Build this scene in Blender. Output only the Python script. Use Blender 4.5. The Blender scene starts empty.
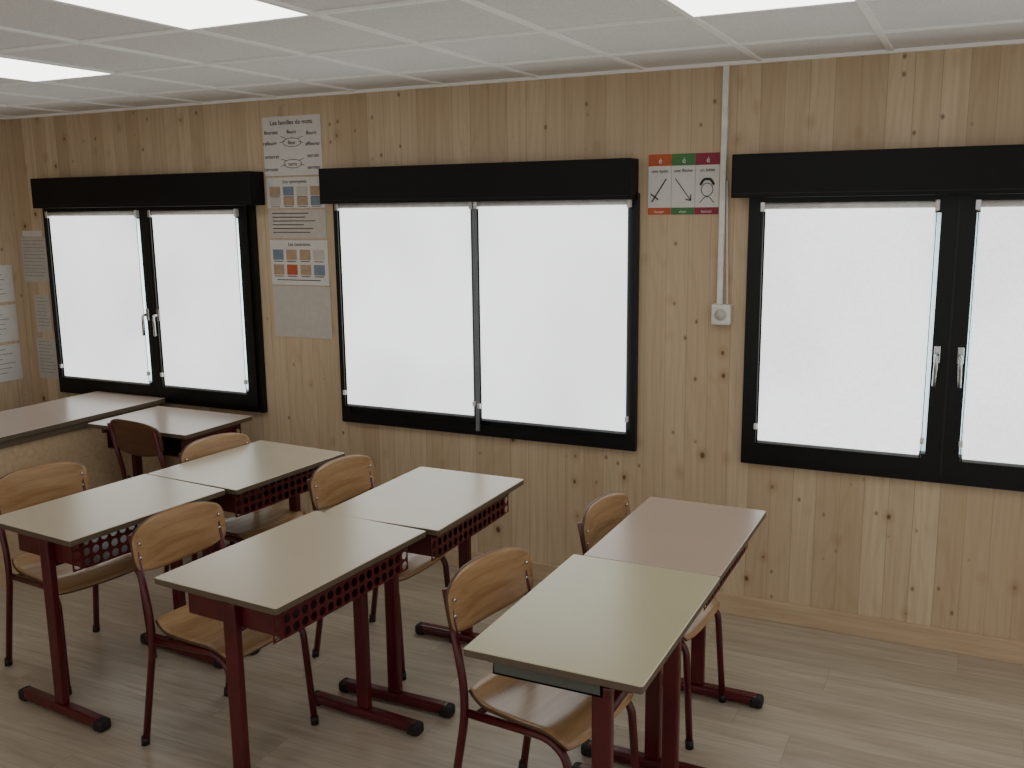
import bpy, bmesh, math, random
import numpy as np
from mathutils import Vector, Matrix
random.seed(7)
H=2.434
scn=bpy.context.scene
COL=scn.collection
# ---------------------------------------------------------------- node helper
class NT:
    def __init__(s,name):
        s.m=bpy.data.materials.new(name); s.m.use_nodes=True
        s.t=s.m.node_tree; s.b=s.t.nodes["Principled BSDF"]
    def l(s,a,b): s.t.links.new(a,b)
    def setin(s,sock,v):
        if isinstance(v,(int,float,tuple)): sock.default_value=v
        else: s.l(v,sock)
    def math(s,op,a,b=0.0,c=0.0,clamp=False):
        nd=s.t.nodes.new("ShaderNodeMath"); nd.operation=op; nd.use_clamp=clamp
        for i,v in enumerate((a,b,c)): s.setin(nd.inputs[i],v)
        return nd.outputs[0]
    def mix(s,f,a,b,bt='MIX'):
        nd=s.t.nodes.new("ShaderNodeMix"); nd.data_type='RGBA'; nd.blend_type=bt
        s.setin(nd.inputs[0],f); s.setin(nd.inputs[6],a); s.setin(nd.inputs[7],b)
        return nd.outputs[2]
    def comb(s,x,y,z):
        nd=s.t.nodes.new("ShaderNodeCombineXYZ")
        for i,v in enumerate((x,y,z)): s.setin(nd.inputs[i],v)
        return nd.outputs[0]
    def obj(s):
        tc=s.t.nodes.new("ShaderNodeTexCoord"); sp=s.t.nodes.new("ShaderNodeSeparateXYZ")
        mp=s.t.nodes.new("ShaderNodeVectorMath"); mp.operation='ADD'; mp.inputs[1].default_value=(13.37,7.71,5.13)
        s.l(tc.outputs["Object"],sp.inputs[0]); s.l(tc.outputs["Object"],mp.inputs[0]); s.oc=mp.outputs[0]
        return sp.outputs[0],sp.outputs[1],sp.outputs[2]
    def noise(s,vec,scale,detail=4,rough=.5,dist=0):
        nd=s.t.nodes.new("ShaderNodeTexNoise"); s.l(vec,nd.inputs["Vector"])
        nd.inputs["Scale"].default_value=scale; nd.inputs["Detail"].default_value=detail
        nd.inputs["Roughness"].default_value=rough; nd.inputs["Distortion"].default_value=dist
        return nd.outputs[0]
    def white(s,vec):
        nd=s.t.nodes.new("ShaderNodeTexWhiteNoise"); nd.noise_dimensions='3D'; s.l(vec,nd.inputs[0]); return nd.outputs[0]
    def ramp(s,f,a,b,lo=0.,hi=1.):
        nd=s.t.nodes.new("ShaderNodeMapRange"); nd.clamp=True
        s.setin(nd.inputs[0],f)
        for i,v in ((1,a),(2,b),(3,lo),(4,hi)): s.setin(nd.inputs[i],v)
        return nd.outputs[0]
def srgb(r,g,b):
    f=lambda v:(v/255/12.92 if v/255<=.04045 else ((v/255+.055)/1.055)**2.4)
    return (f(r),f(g),f(b),1.0)

def simple(name,col,rough=.5,metal=0.,var=.06,scale=30,spec=.5):
    m=NT(name); m.obj()
    n=m.noise(m.oc,scale,2)
    c2=tuple(min(1,x*(1-var*2)) for x in col[:3])+(1,)
    c1=tuple(min(1,x*(1+var)) for x in col[:3])+(1,)
    m.l(m.mix(m.ramp(n,.3,.7),c2,c1),m.b.inputs["Base Color"])
    m.b.inputs["Roughness"].default_value=rough; m.b.inputs["Metallic"].default_value=metal
    m.b.inputs["Specular IOR Level"].default_value=spec
    return m.m

def wood_wall(name,axis):
    m=NT(name); x,y,z=m.obj(); u=x if axis=='x' else y
    pw=.098
    q=m.math('DIVIDE',u,pw); idx=m.math('FLOOR',q); fr=m.math('FRACT',q)
    zz=m.math('ADD',z,m.math('MULTIPLY',m.white(m.comb(idx,3.1,0.)),37.))
    tone=m.white(m.comb(idx,0.,7.))
    g=m.noise(m.comb(m.math('MULTIPLY',u,60.),m.math('MULTIPLY',idx,3.7),m.math('MULTIPLY',zz,1.8)),1.,4,.6,.4)
    warp=m.noise(m.comb(m.math('MULTIPLY',u,5.),m.math('MULTIPLY',idx,5.3),m.math('MULTIPLY',zz,.9)),1.,1,.5)
    rings=m.math('SINE',m.math('ADD',m.math('MULTIPLY',warp,60.),m.math('MULTIPLY',u,90.)))
    def vor(a,b,c):
        vo=m.t.nodes.new("ShaderNodeTexVoronoi"); vo.voronoi_dimensions='3D'; m.l(m.comb(m.math('MULTIPLY',u,a),c,m.math('MULTIPLY',z,b)),vo.inputs["Vector"]); vo.inputs["Scale"].default_value=1.
        rn=m.t.nodes.new("ShaderNodeSeparateColor"); m.l(vo.outputs["Color"],rn.inputs[0]); return vo.outputs["Distance"],rn.outputs[0]
    d,r=vor(8.5,6.2,0.37)
    size=m.ramp(r,.3,1.,0.03,.095)
    has=m.math('GREATER_THAN',r,.3)
    ds=m.math('SUBTRACT',d,size)
    kn=m.math('MULTIPLY',m.ramp(ds,-.02,.03,1.,0.),has)
    halo=m.math('MULTIPLY',m.ramp(ds,0.,.22,1.,0.),has)
    d2,r2=vor(19.,14.,4.1)
    k2=m.math('MULTIPLY',m.ramp(d2,.08,.2,1.,0.),m.math('GREATER_THAN',r2,.8))
    base=m.mix(tone,srgb(188,166,136),srgb(212,192,162))
    base=m.mix(m.ramp(g,.35,.7,0.,.4),base,srgb(172,144,112))
    base=m.mix(m.ramp(rings,.2,1.,0.,.12),base,srgb(154,122,90))
    base=m.mix(m.math('MULTIPLY',halo,.38),base,srgb(152,114,78))
    base=m.mix(m.math('MULTIPLY',kn,.85),base,srgb(88,58,38))
    base=m.mix(m.math('MULTIPLY',k2,.7),base,srgb(98,66,44))
    seam=m.math('MAXIMUM',m.ramp(fr,0.,.025,1.,0.),m.ramp(fr,.975,1.,0.,1.))
    base=m.mix(m.math('MULTIPLY',seam,m.ramp(tone,0.,1.,.2,.55)),base,srgb(98,74,52))
    m.l(base,m.b.inputs["Base Color"]); m.b.inputs["Roughness"].default_value=.55
    m.b.inputs["Specular IOR Level"].default_value=.25
    return m.m

def wood_simple(name,c1,c2,axis='x',rough=.4,sc=1.,spec=.5):
    m=NT(name); x,y,z=m.obj()
    k=[40.*sc,40.*sc,40.*sc]; k['xyz'.index(axis)]=3.*sc
    g=m.noise(m.comb(m.math('MULTIPLY',x,k[0]),m.math('MULTIPLY',y,k[1]),m.math('MULTIPLY',z,k[2])),1.,4,.6,.5)
    m.l(m.mix(m.ramp(g,.3,.7),c1,c2),m.b.inputs["Base Color"])
    m.b.inputs["Roughness"].default_value=rough; m.b.inputs["Specular IOR Level"].default_value=spec
    return m.m

def floor_mat():
    m=NT("oak_laminate"); x,y,z=m.obj()
    L=1.28;W=.19
    row=m.math('FLOOR',m.math('DIVIDE',y,W)); fy=m.math('FRACT',m.math('DIVIDE',y,W))
    off=m.math('MULTIPLY',m.white(m.comb(row,1.7,0.)),L)
    xx=m.math('DIVIDE',m.math('ADD',x,off),L); ix=m.math('FLOOR',xx); fx=m.math('FRACT',xx)
    tone=m.white(m.comb(ix,row,2.))
    sh=m.math('MULTIPLY',tone,23.)
    g=m.noise(m.comb(m.math('MULTIPLY',x,2.6),m.math('MULTIPLY',y,38.),sh),1.,5,.65,.8)
    g2=m.noise(m.comb(m.math('MULTIPLY',x,1.6),m.math('MULTIPLY',y,9.),sh),1.,3,.5,1.2)
    c=m.mix(tone,srgb(176,164,147),srgb(194,182,164))
    c=m.mix(m.ramp(g,.35,.72,0.,.65),c,srgb(144,128,108))
    c=m.mix(m.ramp(g2,.45,.75,0.,.5),c,srgb(150,132,111))
    sy=m.math('MAXIMUM',m.ramp(fy,0.,.012,1.,0.),m.ramp(fy,.988,1.,0.,1.))
    sx=m.math('MAXIMUM',m.ramp(fx,0.,.002,1.,0.),m.ramp(fx,.998,1.,0.,1.))
    s=m.math('MAXIMUM',sy,sx)
    c=m.mix(m.math('MULTIPLY',s,.35),c,srgb(96,82,66))
    m.l(c,m.b.inputs["Base Color"])
    m.l(m.ramp(g,.3,.7,.28,.42),m.b.inputs["Roughness"])
    return m.m

def laminate(name,col,rough=.26):
    m=NT(name); m.obj()
    b=m.noise(m.oc,150.,1); a=m.noise(m.oc,3.,1)
    d=tuple(x*.97 for x in col[:3])+(1,); e=tuple(min(1,x*1.03) for x in col[:3])+(1,)
    c=m.mix(a,d,e); c=m.mix(m.ramp(b,.45,.7,0.,.08),c,tuple(x*.7 for x in col[:3])+(1,))
    m.l(c,m.b.inputs["Base Color"]); m.b.inputs["Roughness"].default_value=rough
    return m.m
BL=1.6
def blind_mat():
    m=NT("emissive_blind_fabric"); x,y,z=m.obj()  # fabric emits by itself, standing in for daylight coming through
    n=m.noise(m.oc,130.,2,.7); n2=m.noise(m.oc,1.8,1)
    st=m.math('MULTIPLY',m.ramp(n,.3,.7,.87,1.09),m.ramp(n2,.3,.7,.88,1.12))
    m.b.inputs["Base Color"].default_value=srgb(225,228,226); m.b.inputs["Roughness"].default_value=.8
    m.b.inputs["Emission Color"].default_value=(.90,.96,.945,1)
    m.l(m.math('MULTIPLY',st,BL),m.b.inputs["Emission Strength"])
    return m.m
def ceil_mat():
    m=NT("acoustic_tile"); m.obj()
    a=m.noise(m.oc,160.,3,.7); b=m.noise(m.oc,1.3,1)
    c=m.mix(m.ramp(a,.35,.6),srgb(218,218,217),srgb(240,240,240))
    m.l(m.mix(m.ramp(b,.3,.7,0.,.3),c,srgb(224,224,224)),m.b.inputs["Base Color"])
    m.b.inputs["Roughness"].default_value=.9
    return m.m
def emis(name,col,st):
    m=NT(name); m.obj(); n=m.noise(m.oc,40.,1)
    m.l(m.mix(n,srgb(230,230,230),srgb(240,240,240)),m.b.inputs["Base Color"])
    m.b.inputs["Emission Color"].default_value=col
    m.b.inputs["Emission Strength"].default_value=st
    return m.m

M={}
M['wallx']=wood_wall("pine_boards_x",'x'); M['wally']=wood_wall("pine_boards_y",'y')
M['floor']=floor_mat(); M['ceil']=ceil_mat()
M['tbar']=simple("ceiling_grid_paint",srgb(250,250,248),.5,var=.01)
M['panel']=emis("led_panel_diffuser",(1.,.99,.96,1),5.0)
M['glass']=emis("emissive_window_glass",(.50,.78,.86,1),.7)  # pane glows pale cyan to imitate daylight leaking past the blinds
M['black']=simple("black_window_paint",srgb(9,12,14),.4,var=.1,spec=.3)
M['blackbox']=simple("black_shutter_box",srgb(7,8,9),.55,var=.1,spec=.25)
M['blind']=blind_mat()
M['white']=simple("white_plastic",srgb(225,224,218),.4)
M['cord']=simple("grey_cord",srgb(120,125,128),.5)
M['chrome']=simple("brushed_metal",srgb(200,200,200),.25,1.)
M['red']=simple("dark_red_enamel",srgb(80,13,19),.3,var=.12,scale=14)
M['redp']=simple("dark_red_sheet",srgb(84,14,20),.38,var=.12,scale=14)
M['cap']=simple("black_rubber",srgb(18,15,15),.6)
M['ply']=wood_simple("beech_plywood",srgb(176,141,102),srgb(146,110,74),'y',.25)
M['plyshade']=wood_simple("shaded_plywood",srgb(96,62,40),srgb(76,46,30),'y',.35)  # same chair plywood, with the shade on its rear side painted in
M['plye']=wood_simple("plywood_edge",srgb(90,60,36),srgb(66,42,26),'y',.5)
M['base']=wood_simple("pine_trim",srgb(200,176,145),srgb(182,156,124),'x',.5)
M['tedge']=simple("laminate_edge",srgb(92,78,62),.5)
M['topA']=laminate("beige_laminate",srgb(190,177,156))
M['topB']=laminate("olive_laminate",srgb(184,177,146))
M['topC']=laminate("rosy_brown_laminate",srgb(176,156,142))
M['topD']=laminate("pinkish_laminate",srgb(186,168,156))
M['tray']=simple("grey_green_plastic",srgb(84,88,80),.5)
M['paper']=simple("white_paper",srgb(214,211,206),.8,var=.02)
M['paperg']=simple("grey_paper",srgb(194,188,179),.8,var=.03)
M['ink']=simple("black_ink",srgb(50,48,48),.8)
M['orange']=simple("orange_print",srgb(186,88,52),.7)
M['green']=simple("green_print",srgb(70,122,70),.7)
M['pink']=simple("magenta_print",srgb(140,44,66),.7)
M['blue']=simple("blue_print",srgb(120,135,150),.7)
M['tan']=simple("tan_print",srgb(176,150,122),.7)
M['wire']=simple("white_cord",srgb(215,212,205),.6)

# ---------------------------------------------------------------- mesh helpers
def link(o,parent=None):
    COL.objects.link(o)
    if parent: o.parent=parent
    return o
def mesh_obj(name,verts,faces,mat,parent=None,smooth=False,mats=None,fm=None):
    me=bpy.data.meshes.new(name); me.from_pydata([tuple(v) for v in verts],[],faces); me.update()
    for mm in (mats or [mat]): me.materials.append(mm)
    if fm: 
        for p,i in zip(me.polygons,fm): p.material_index=i
    if smooth:
        for p in me.polygons: p.use_smooth=True
    return link(bpy.data.objects.new(name,me),parent)
def box(name,lo,hi,mat,parent=None,bev=0.,seg=2):
    bm=bmesh.new(); bmesh.ops.create_cube(bm,size=1.)
    lo=Vector(lo);hi=Vector(hi);c=(lo+hi)/2;s=hi-lo
    for v in bm.verts: v.co=Vector((v.co.x*s.x+c.x,v.co.y*s.y+c.y,v.co.z*s.z+c.z))
    if bev: bmesh.ops.bevel(bm,geom=bm.edges[:],offset=bev,segments=seg,affect='EDGES',profile=.5)
    me=bpy.data.meshes.new(name); bm.to_mesh(me); bm.free(); me.materials.append(mat)
    return link(bpy.data.objects.new(name,me),parent)
def boxes(name,lst,mat,parent=None):
    V=[];Fc=[]
    for lo,hi in lst:
        b=len(V)
        V+=[(x,y,z) for x in (lo[0],hi[0]) for y in (lo[1],hi[1]) for z in (lo[2],hi[2])]
        for q in ((0,1,3,2),(4,6,7,5),(0,4,5,1),(2,3,7,6),(0,2,6,4),(1,5,7,3)): Fc.append(tuple(b+i for i in q))
    return mesh_obj(name,V,Fc,mat,parent)
def fillet(pts,r,n=6):
    pts=[Vector(p) for p in pts]; out=[pts[0]]
    for i in range(1,len(pts)-1):
        a,b,c=pts[i-1],pts[i],pts[i+1]
        d1=(a-b);d2=(c-b); rr=min(r,d1.length*.49,d2.length*.49)
        p1=b+d1.normalized()*rr; p2=b+d2.normalized()*rr
        for k in range(n+1):
            t=k/n; out.append(p1*(1-t)**2+b*2*t*(1-t)+p2*t*t)
    out.append(pts[-1]); return out
def tube(name,pts,r,mat,parent=None,fr=.05,seg=12,flat=1.):
    P=fillet(pts,fr) if len(pts)>2 else [Vector(p) for p in pts]
    V=[];Fc=[]; T=(P[1]-P[0]).normalized()
    up=Vector((0,1,0)) if abs(T.y)<.9 else Vector((1,0,0))
    nrm=(up-T*up.dot(T)).normalized()
    for i,p in enumerate(P):
        t=((P[min(i+1,len(P)-1)]-P[max(i-1,0)])).normalized()
        nrm=(nrm-t*nrm.dot(t)).normalized(); bn=t.cross(nrm)
        for k in range(seg):
            a=2*math.pi*k/seg; V.append(p+nrm*math.cos(a)*r*flat+bn*math.sin(a)*r)
    for i in range(len(P)-1):
        for k in range(seg):
            a=i*seg+k;b=i*seg+(k+1)%seg; Fc.append((a,b,b+seg,a+seg))
    Fc.append(tuple(range(seg))[::-1]); Fc.append(tuple((len(P)-1)*seg+k for k in range(seg)))
    return mesh_obj(name,V,Fc,mat,parent,smooth=True)
def rbox(name,cx,cy,z0,z1,w,d,rad,mat,parent=None,edge=None,bev=.002,n=6):
    o=[]
    for sx,sy,a0 in ((1,1,0),(-1,1,90),(-1,-1,180),(1,-1,270)):
        for k in range(n+1):
            a=math.radians(a0+90*k/n)
            o.append((cx+sx*(w/2-rad)+rad*math.cos(a),cy+sy*(d/2-rad)+rad*math.sin(a)))
    N=len(o); rings=[(z0,bev),(z0+bev,0),(z1-bev,0),(z1,bev)]
    V=[];Fc=[];fm=[]
    for z,ins in rings:
        for x,y in o:
            V.append((cx+(x-cx)*(1-ins*2/w),cy+(y-cy)*(1-ins*2/d),z))
    for i in range(3):
        for k in range(N):
            a=i*N+k;b=i*N+(k+1)%N; Fc.append((a,b,b+N,a+N)); fm.append(1 if edge and i<2 else 0)
    Fc.append(tuple(range(N))[::-1]); fm.append(1 if edge else 0)
    Fc.append(tuple(3*N+k for k in range(N))); fm.append(0)
    return mesh_obj(name,V,Fc,mat,parent,mats=[mat,edge] if edge else [mat],fm=fm)
def empty(name,loc=(0,0,0),rz=0.):
    e=bpy.data.objects.new(name,None); e.empty_display_size=.1; e.location=loc; e.rotation_euler=(0,0,rz); COL.objects.link(e); return e
def text(name,s,loc,size,mat,parent,align='CENTER'):
    cu=bpy.data.curves.new(name,'FONT'); cu.body=s; cu.size=size; cu.align_x=align; cu.extrude=.0003
    cu.materials.append(mat); o=bpy.data.objects.new(name,cu); o.location=loc; o.rotation_euler=(math.pi/2,0,0)
    return link(o,parent)

# ---------------------------------------------------------------- room shell
XL=-1.52; XR=6.2; YB=-6.0
wins=[("window_1",-1.22,.431,-.335,True,.085,.075,.05,.10,.115,.075),
      ("window_2",.965,2.617,1.805,False,.055,.022,.022,.04,.105,.05),
      ("window_3",3.107,4.80,3.915,True,.075,.085,.075,.115,.115,.075)]
ZB=.726; ZT=1.905
xs=[XL-.12]+[v for w in wins for v in (w[1]+.02,w[2]-.02)]+[XR]
zs=[0,ZB+.02,ZT-.02,H]
parts=[]
for i in range(len(xs)-1):
    for j in range(3):
        if j==1 and i%2==1: continue
        parts.append(((xs[i],0,zs[j]),(xs[i+1],.14,zs[j+1])))
boxes("wall_back",parts,M['wallx'])
boxes("wall_left",[((XL-.12,YB,0),(XL,0,H))],M['wally'])
boxes("floor",[((XL-.12,YB,-.08),(XR,.14,0))],M['floor'])
GX=3.13; GY=-.46; TX=.502; TY=.605
tb=[]
gx=[GX+TX*k for k in range(-9,7)]; gy=[GY-TY*k for k in range(0,10)]
boxes("ceiling",[((XL-.12,YB,H+.002),(XR,.14,H+.1))],M['ceil'])
for x in gx:
    if XL<x<XR: tb.append(((x-.011,YB,H-.006),(x+.011,0,H+.002)))
for y in gy:
    if YB<y<0: tb.append(((XL,y-.011,H-.0065),(XR,y+.011,H+.002)))
tb.append(((XL,-.02,H-.012),(XR,0,H+.002))); tb.append(((XL,YB,H-.012),(XL+.02,0,H+.002)))
boxes("trim_1",tb,M['tbar'])
for kx,ky in ((0,1),(-6,1),(-3,2),(2,4),(5,2),(-2,6),(5,6)):
    x=GX+TX/2+TX*kx; y=GY-TY*(ky)-TY/2
    boxes("ceiling_light_panel",[((x-.24,y-.29,H-.004),(x+.24,y+.29,H+.001))],M['panel'])
box("baseboard_back",(XL,-.018,0),(XR,0,.095),M['base'],bev=.003)
box("baseboard_left",(XL,YB,0),(XL+.018,-.018,.095),M['base'],bev=.003)

# ---------------------------------------------------------------- windows
def handle(par,x,z,side):
    box("handle_plate",(x-.012,-.060,z-.035),(x+.012,-.045,z+.035),M['chrome'],par,.004)
    tube("handle_lever",[(x,-.06,z),(x,-.095,z),(x+side*.004,-.095,z-.12)],.008,M['chrome'],par,.02)
def blind(par,x0,x1,z0,z1,y):
    mesh_obj("blind_fabric",[(x0,y,z0),(x1,y,z0),(x1,y,z1),(x0,y,z1)],[(0,1,2,3)],M['blind'],par)
    box("blind_bottom_bar",(x0,y-.006,z0-.012),(x1,y+.006,z0),M['cord'],par,.003)
    tube("blind_roller",[(x0,y+.004,z1+.012),(x1,y+.004,z1+.012)],.014,M['white'],par)
    box("blind_bracket",(x0-.02,y-.018,z1-.012),(x0,y+.012,z1+.03),M['chrome'],par,.003)
    box("blind_bracket",(x1,y-.018,z1-.012),(x1+.016,y+.012,z1+.03),M['white'],par,.003)
    tube("blind_side_wire",[(x1+.007,y-.01,z1),(x1+.007,y-.01,z0-.01)],.0018,M['cord'],par,seg=6)
    tube("blind_side_wire",[(x0-.007,y-.01,z1),(x0-.007,y-.01,z0-.01)],.0018,M['cord'],par,seg=6)
    box("wire_tensioner",(x0-.016,y-.02,z0+.05),(x0-.001,y-.002,z0+.075),M['white'],par,.003)
    box("wire_tensioner",(x1+.001,y-.02,z0+.05),(x1+.016,y-.002,z0+.075),M['white'],par,.003)
for name,x0,x1,xm,cas,bl,gl,gr,br,bb,bt in wins:
    e=empty(name)
    fw=.055 ; p=-.03
    fr=[((x0,p,ZB),(x1,.1,ZB+fw)),((x0,p,ZT-fw),(x1,.1,ZT)),((x0,p,ZB+fw),(x0+fw,.1,ZT-fw)),((x1-fw,p,ZB+fw),(x1,.1,ZT-fw))]
    boxes("frame",fr,M['black'],e)
    if cas:
        box("glowing_glass_pane",(x0+.04,.0,ZB+.06),(x1-.04,.012,ZT-.06),M['glass'],e)
    else:
        box("glazing_backing",(x0+.02,.08,ZB+.02),(x1-.02,.1,ZT-.02),M['black'],e)
    if cas:
        for a,b in ((x0+.03,xm),(xm,x1-.03)):
            s=.062;sb=.09;q=-.045
            ss=[((a,q,ZB+.03),(b,.06,ZB+.03+sb)),((a,q,ZT-.02-.075),(b,.06,ZT-.02)),((a,q,ZB+.03+sb),(a+s,.06,ZT-.02-.075)),((b-s,q,ZB+.03+sb),(b,.06,ZT-.02-.075))]
            boxes("sash",ss,M['black'],e)
        boxes("sash_gap",[((xm-.004,-.047,ZB+.03),(xm+.004,-.04,ZT-.02))],M['cap'],e)
        handle(e,xm-.042,ZB+.53,-1); handle(e,xm+.042,ZB+.53,1)
        yb=-.052
    else:
        boxes("sliding_sash",[((x0+.03,-.02,ZB+.03),(xm+.03,.03,ZB+.1)),((xm-.03,0,ZB+.03),(x1-.03,.05,ZB+.1)),((xm-.03,-.02,ZB+.03),(xm+.03,.05,ZT-.03))],M['black'],e)
        boxes("stile_reflection_strip",[((xm-.008,-.06,ZB+.03),(xm+.008,-.045,ZT-.03))],M['cord'],e)  # lighter strip painting the pale reflection on the dark stile
        yb=-.05
    blind(e,x0+bl,xm-gl,ZB+bb,ZT-bt,yb)
    blind(e,xm+gr,x1-br,ZB+bb-(.0 if cas else .01),ZT-bt,yb)
    bx0={"window_1":-1.19,"window_2":.95,"window_3":3.05}[name]; bx1={"window_1":.50,"window_2":2.61,"window_3":4.82}[name]
    box("shutter_box",(bx0,-.12,1.877),(bx1,-.001,2.054),M['blackbox'],e,.004)
    boxes("shutter_box_seam",[((bx0+.004,-.1205,1.893),(bx1-.004,-.119,1.896))],M['cap'],e)

# ---------------------------------------------------------------- desk
def perforated(name,x,y0,y1,z0,z1,cell,r,mat,parent):
    ny=int((y1-y0)/cell); nz=max(1,int((z1-z0)/cell)); cy=(y1-y0)/ny; cz=(z1-z0)/nz
    V=[];Fc=[]
    for i in range(ny):
        for j in range(nz):
            oy=y0+cy*(i+.5);oz=z0+cz*(j+.5);b=len(V)
            for k in range(16):
                a=2*math.pi*k/16; c,s=math.cos(a),math.sin(a); mx=max(abs(c),abs(s))
                V.append((x,oy+c/mx*cy/2,oz+s/mx*cz/2))
            for k in range(16):
                a=2*math.pi*k/16; V.append((x,oy+math.cos(a)*r,oz+math.sin(a)*r))
            for k in range(16): Fc.append((b+k,b+(k+1)%16,b+16+(k+1)%16,b+16+k))
    o=mesh_obj(name,V,Fc,mat,parent)
    md=o.modifiers.new("s",'SOLIDIFY'); md.thickness=.002
    return o
def desk(cx,cy,rz,top,w=.46,d=.70,zt=.742,colf=.5,kind='perf',name="school_desk",foot=.5):
    e=empty(name,(cx,cy,0),rz)
    rbox("desk_top",0,0,zt-.022,zt,w,d,.008,M[top],e,M['tedge'])
    xc=-w/2+w*colf
    zs=zt-.022
    for s in (-1,1):
        y=s*(d/2-.07)
        box("leg_column",(xc-.026,y-.016,.045),(xc+.026,y+.016,zs-.03),M['red'],e,.008,3)
        box("top_bracket",(-w/2+.04,y-.013,zs-.034),(w/2-.04,y+.013,zs),M['red'],e,.004)
        x0=xc-foot*(.5 if colf<.6 else .66); x1=x0+foot
        box("foot_bar",(x0+.02,y-.024,.008),(x1-.02,y+.024,.046),M['red'],e,.012,3)
        box("foot_cap",(x0,y-.026,0),(x0+.05,y+.026,.044),M['cap'],e,.012,3)
        box("foot_cap",(x1-.05,y-.026,0),(x1,y+.026,.044),M['cap'],e,.012,3)
    y0=-(d/2-.07);y1=-y0
    if kind=='perf':
        xp=w/2-.055
        perforated("perforated_panel",xp,y0-.03,y1+.03,zs-.115,zs-.001,.038,.0145,M['redp'],e)
        boxes("book_shelf",[((-w/2+.05,y0+.018,zs-.117),(xp,y1-.018,zs-.113)),
            ((-w/2+.05,y0+.014,zs-.115),(xp,y0+.018,zs-.02)),((-w/2+.05,y1-.018,zs-.115),(xp,y1-.014,zs-.02))],M['redp'],e)
        tube("cross_rail",[(xc-.02,y0,zs-.14),(xc-.02,y1,zs-.14)],.014,M['red'],e)
    else:
        ty=-d/2+.05
        boxes("book_tray",[((-w/2+.06,ty,zs-.058),(w/2-.12,y1-.05,zs-.053)),((-w/2+.06,ty,zs-.058),(w/2-.12,ty+.005,zs-.002)),
          ((-w/2+.06,y1-.055,zs-.058),(w/2-.12,y1-.05,zs-.002)),((w/2-.125,ty,zs-.058),(w/2-.12,y1-.05,zs-.002)),((-w/2+.06,ty,zs-.058),(-w/2+.064,y1-.05,zs-.035))],M['tray'],e)
        tube("cross_rail",[(xc,y0,zs-.12),(xc,y1,zs-.12)],.016,M['red'],e)
    return e
desk(3.12,-1.80,0,'topB',w=.48,d=.745,colf=.74,kind='tray')
desk(3.135,-1.075,0,'topC',w=.445,d=.70)
desk(2.055,-1.785,math.radians(-3.5),'topA',w=.50,d=.75)
desk(2.115,-1.055,math.radians(0),'topA',w=.50,d=.705)
desk(1.13,-.955,math.radians(-4),'topA',w=.53,d=.68)
desk(1.05,-1.65,math.radians(-5),'topA',w=.49,d=.70)
desk(.12,-.42,math.radians(90),'topD',w=.50,d=.70,colf=.5,kind='perf')

# ---------------------------------------------------------------- chair
def chair(cx,cy,rz,mat='ply',name="school_chair",sc=1.):
    e=empty(name,(cx,cy,0),rz); e.scale=(sc,sc,sc)
    hs=.435; ht=.80; w=.185
    for s in (-1,1):
        y=s*w
        tube("back_leg_tube",[(-.25,y*1.06,0.0),(-.185,y*1.0,hs-.05),(-.185,y*1.0,hs+.05),(-.245,y*1.0,ht-.03)],.0125,M['red'],e,.06)
        tube("front_leg_tube",[(-.186,y*.97,hs-.035),(.10,y*.93,hs-.022),(.165,y*.96,hs-.06),(.19,y*1.02,0.0)],.0125,M['red'],e,.05)
        tube("foot_cap",[(-.252,y*1.06,0.0),(-.248,y*1.06,.03)],.015,M['cap'],e)
        tube("foot_cap",[(.19,y*1.02,0.0),(.188,y*1.02,.03)],.015,M['cap'],e)
    tube("seat_crossbar",[(.10,-w*.93,hs-.024),(.10,w*.93,hs-.024)],.010,M['red'],e)
    tube("seat_crossbar",[(-.15,-w*.97,hs-.034),(-.15,w*.97,hs-.034)],.010,M['red'],e)
    def shell(nm,f,nu,nv,th):
        V=[];Fc=[]
        for i in range(nu+1):
            for j in range(nv+1):
                V.append(f(-1+2*i/nu,-1+2*j/nv))
        for i in range(nu):
            for j in range(nv):
                a=i*(nv+1)+j; Fc.append((a,a+nv+1,a+nv+2,a+1))
        o=mesh_obj(nm,V,Fc,M[mat],e,smooth=True,mats=[M[mat],M['plye']])
        md=o.modifiers.new("s",'SOLIDIFY'); md.thickness=th; md.offset=0; md.material_offset_rim=1
        return o
    def fs(u,v):
        x=u*.185*(1-.07*abs(v)**5); y=v*.195*(1-.07*abs(u)**5)*(1-.06*(-u if u<0 else 0))
        z=hs+.0-.012*(1-v*v)*(1-u*u*.5)
        if u>.5: z-=.05*((u-.5)/.5)**2*.8
        if u<-.5: z+=.03*((-u-.5)/.5)**2
        return (x-.005,y,z+.006)
    shell("seat",fs,20,20,.011)
    def fb(u,v):
        y=v*.208*(1-.09*abs(u)**4*(1 if u>0 else .6)); zc=.715; z=zc+u*.083*(1-.24*abs(v)**4)+ .010*(1-v*v)*u
        x=-.232-.03*(z-zc)/.1*.5-.028*(1-v*v)+.012
        return (x,y,z)
    shell("backrest",fb,14,22,.010)
    for s in (-1,1):
        for z in (.69,.74):
            tube("rivet",[(-.222,s*.18,z),(-.214,s*.18,z)],.005,M['chrome'],e,seg=8)
    return e
R=math.radians
chair(2.955,-1.77,R(-10))
chair(3.04,-.98,R(-4),sc=.97)
chair(1.73,-1.77,R(-3))
chair(1.86,-.97,R(-3))
chair(.76,-1.60,R(-10))
chair(1.06,-.87,R(-6))
chair(.20,-.49,R(82),'plyshade')

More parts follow.
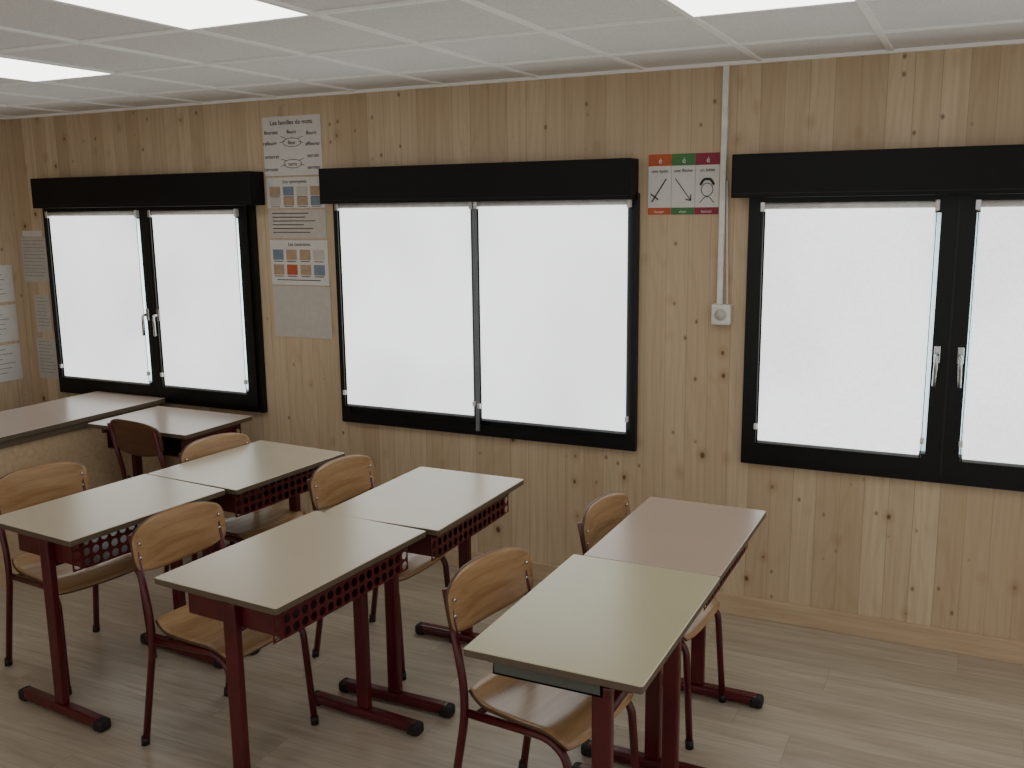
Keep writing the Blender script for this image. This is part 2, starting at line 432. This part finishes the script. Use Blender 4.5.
# ---------------------------------------------------------------- long table back-left
e=empty("long_worktable")
rbox("table_top",-.575,-1.15,.735,.762,.57,2.2,.01,M['topD'],e,M['tedge'])
box("side_panel",(-.335,-2.2,.0),(-.313,-.1,.735),M['base'],e,.002)
box("end_panel",(-.84,-.12,.0),(-.335,-.1,.735),M['base'],e,.002)
box("rear_end_panel",(-.84,-2.2,.0),(-.335,-2.18,.735),M['base'],e,.002)
boxes("under_rail",[((-.31,-2.2,.70),(-.30,-.1,.735))],M['tedge'],e)

# ---------------------------------------------------------------- wall documents
def sheet(par,nm,x0,x1,z0,z1,mat,y=-.003):
    return boxes(nm,[((x0,y,z0),(x1,y+.0012,z1))],M[mat],par)
def ring(par,cx,cz,rx,rz,y=-.004):
    tube("word_bubble",[(cx+rx*math.cos(a*math.pi/8),y,cz+rz*math.sin(a*math.pi/8)) for a in range(17)],.0012,M['ink'],par,.003,seg=4)
e=empty("lesson_posters"); e.location=(.105,0,0)
sheet(e,"sheet_word_families",.405,.785,2.03,2.335,'paper'); text("title","Les familles de mots",(.595,-.0045,2.292),.034,M['ink'],e)
ring(e,.595,2.20,.06,.022); ring(e,.595,2.09,.06,.022)
for i,(a,b,s) in enumerate([(.46,2.245,"fleuriste"),(.595,2.19,"fleur"),(.595,2.245,"fleurs"),(.725,2.235,"fleurir"),(.45,2.19,"refleurir"),(.73,2.18,"affleurer"),(.595,2.08,"terre"),(.46,2.12,"enterrer"),(.73,2.12,"terrain"),(.45,2.055,"terrasse"),(.73,2.06,"terrien")]):
    text("word",s,(a,-.0045,b),.028,M['ink'],e)
    if s not in ("fleur","terre"):
        c0=(.595,2.20) if b>2.16 else (.595,2.09)
        tube("link_line",[(a+(c0[0]-a)*.45,-.004,b+.008+(c0[1]-b)*.45),(a+(c0[0]-a)*.7,-.004,b+.008+(c0[1]-b)*.7)],.001,M['ink'],e,seg=4)
sheet(e,"sheet_synonyms",.41,.79,1.86,2.02,'paper'); text("title","Les synonymes",(.60,-.0045,1.99),.026,M['ink'],e)
for i in range(4):
    for j in range(2):
        sheet(e,"picture",.43+.09*i,.50+.09*i,1.925-.052*j,1.972-.052*j,['tan','blue','paperg','tan'][(i+2*j)%4],-.0045)
        boxes("text_line",[((.435+.09*i,-.0048,1.918-.052*j),(.495+.09*i,-.0042,1.921-.052*j))],M['ink'],e)
sheet(e,"sheet_exercises",.412,.792,1.70,1.85,'paperg')
for i in range(6): boxes("text_line",[((.44,-.0045,1.83-.02*i),(.44+.33*(.6+.4*random.random()),-.0038,1.834-.02*i))],M['ink'],e)
sheet(e,"sheet_opposites",.412,.795,1.45,1.69,'paper'); text("title","Les contraires",(.61,-.0045,1.66),.026,M['ink'],e)
for i in range(4):
    for j in range(2):
        sheet(e,"picture",.43+.09*i,.50+.09*i,1.585-.08*j,1.64-.08*j,['blue','tan','orange','paperg'][(i+j)%4] if i!=2 else 'tan',-.0045)
        boxes("text_line",[((.435+.09*i,-.0048,1.575-.08*j),(.495+.09*i,-.0042,1.579-.08*j))],M['ink'],e)
boxes("text_line",[((.45,-.0045,1.475),(.74,-.0038,1.479))],M['ink'],e)
sheet(e,"blank_sheet",.415,.80,1.165,1.445,'paperg')

e=empty("syllable_cards")
for i,(c,w1,w2) in enumerate([('orange',"une épée","boxer"),('green',"une flèche","viser"),('pink',"un bébé","bercer")]):
    x0=2.655+.106*i; x1=x0+.104
    sheet(e,"card",x0,x1,1.81,2.07,'paper'); sheet(e,"card_header",x0,x1,2.02,2.07,c,-.0042); sheet(e,"card_footer",x0,x1,1.81,1.84,c,-.0042)
    text("header_mark","é",(x0+.055,-.0055,2.03),.035,M['paper'],e)
    text("caption",w1,(x0+.052,-.0045,1.992),.02,M['ink'],e); text("caption",w2,(x0+.052,-.0055,1.817),.018,M['paper'],e)
    cxx=x0+.052
    if i==0:
        tube("sword_drawing",[(cxx-.035,-.004,1.865),(cxx+.03,-.004,1.965)],.003,M['ink'],e,seg=5); tube("sword_guard",[(cxx-.04,-.004,1.90),(cxx-.005,-.004,1.875)],.003,M['ink'],e,seg=5)
    elif i==1:
        tube("arrow_drawing",[(cxx-.035,-.004,1.965),(cxx+.035,-.004,1.87)],.002,M['ink'],e,seg=5)
        tube("arrow_head",[(cxx+.035,-.004,1.895),(cxx+.035,-.004,1.87),(cxx+.012,-.004,1.875)],.0025,M['ink'],e,.001,seg=5)
    else:
        tube("baby_drawing",[(cxx+.026*math.cos(a*.5236),-.004,1.915+.028*math.sin(a*.5236)) for a in range(13)],.0015,M['ink'],e,.005,seg=5)
        tube("baby_hair",[(cxx-.03,-.004,1.935),(cxx-.015,-.004,1.96),(cxx+.015,-.004,1.96),(cxx+.03,-.004,1.935)],.006,M['ink'],e,.01,seg=5)
        tube("baby_body",[(cxx-.03,-.004,1.86),(cxx-.01,-.004,1.885),(cxx+.01,-.004,1.885),(cxx+.03,-.004,1.86)],.0015,M['ink'],e,.01,seg=5)

e=empty("timetable_sheets")
for (x0,x1,z0,z1,mt) in [(-1.48,-1.25,1.42,1.70,'paperg'),(-1.46,-1.28,1.705,1.74,'paper'),(-1.43,-1.25,.80,1.06,'paperg'),(-1.41,-1.27,1.10,1.34,'paperg')]:
    sheet(e,"sheet",x0,x1,z0,z1,mt)
    nl=int((z1-z0)/.022)
    for i in range(1,nl): boxes("text_line",[((x0+.015,-.0045,z1-.022*i),(x1-.015-.05*random.random(),-.0038,z1-.022*i+.003))],M['cord'],e)
e=empty("notice_sheets")
for (y0,y1,z0,z1,mt) in [(-.42,-.06,1.30,1.53,'paper'),(-.42,-.06,1.05,1.28,'paper'),(-.44,-.06,.80,1.03,'paper')]:
    boxes("sheet",[((XL+.002,y0,z0),(XL+.0032,y1,z1))],M[mt],e)
    nl=int((z1-z0)/.03)
    for i in range(1,nl): boxes("text_line",[((XL+.0034,y0+.02,z1-.03*i),(XL+.004,y1-.03-.1*random.random(),z1-.03*i+.004))],M['cord'],e)

e=empty("cable_trunking")
box("trunking",(2.978,-.022,1.42),(3.003,0,H-.012),M['white'],e,.003)
tube("loose_cord",[(3.008,-.012,1.95),(3.014,-.012,1.7),(3.024,-.014,1.42),(3.014,-.02,1.36)],.004,M['wire'],e,.03,seg=8)
e=empty("wall_socket")
box("socket_box",(2.96,-.045,1.335),(3.045,0,1.425),M['white'],e,.008,3)
tube("socket_recess",[(3.002,-.046,1.38),(3.002,-.044,1.38)],.026,M['paperg'],e,seg=24)
tube("socket_ring",[(3.002+.028*math.cos(a*.3927),-.046,1.38+.028*math.sin(a*.3927)) for a in range(17)],.002,M['white'],e,.005,seg=6)

# ---------------------------------------------------------------- light
w=bpy.data.worlds.new("room_ambient"); scn.world=w; w.use_nodes=True
bg=w.node_tree.nodes["Background"]; bg.inputs[0].default_value=(1.,.985,.96,1); bg.inputs[1].default_value=.80

# ---------------------------------------------------------------- camera
def rotm(yaw,pitch,roll):
    fw=np.array([-math.sin(yaw)*math.cos(pitch),math.cos(yaw)*math.cos(pitch),-math.sin(pitch)])
    r=np.array([math.cos(yaw),math.sin(yaw),0]); u=np.cross(r,fw)
    return fw,r*math.cos(roll)+u*math.sin(roll),-r*math.sin(roll)+u*math.cos(roll)
Fm=rotm(.4534,.1812,-.0114); CP=np.array([4,-4.1651,1.8441])
cam=bpy.data.cameras.new("camera"); co=bpy.data.objects.new("camera",cam); COL.objects.link(co)
mw=Matrix.Identity(4)
for i in range(3):
    mw[i][0]=Fm[1][i]; mw[i][1]=Fm[2][i]; mw[i][2]=-Fm[0][i]; mw[i][3]=CP[i]
co.matrix_world=mw; cam.sensor_width=36; cam.lens=957.7/1024*36; scn.camera=co
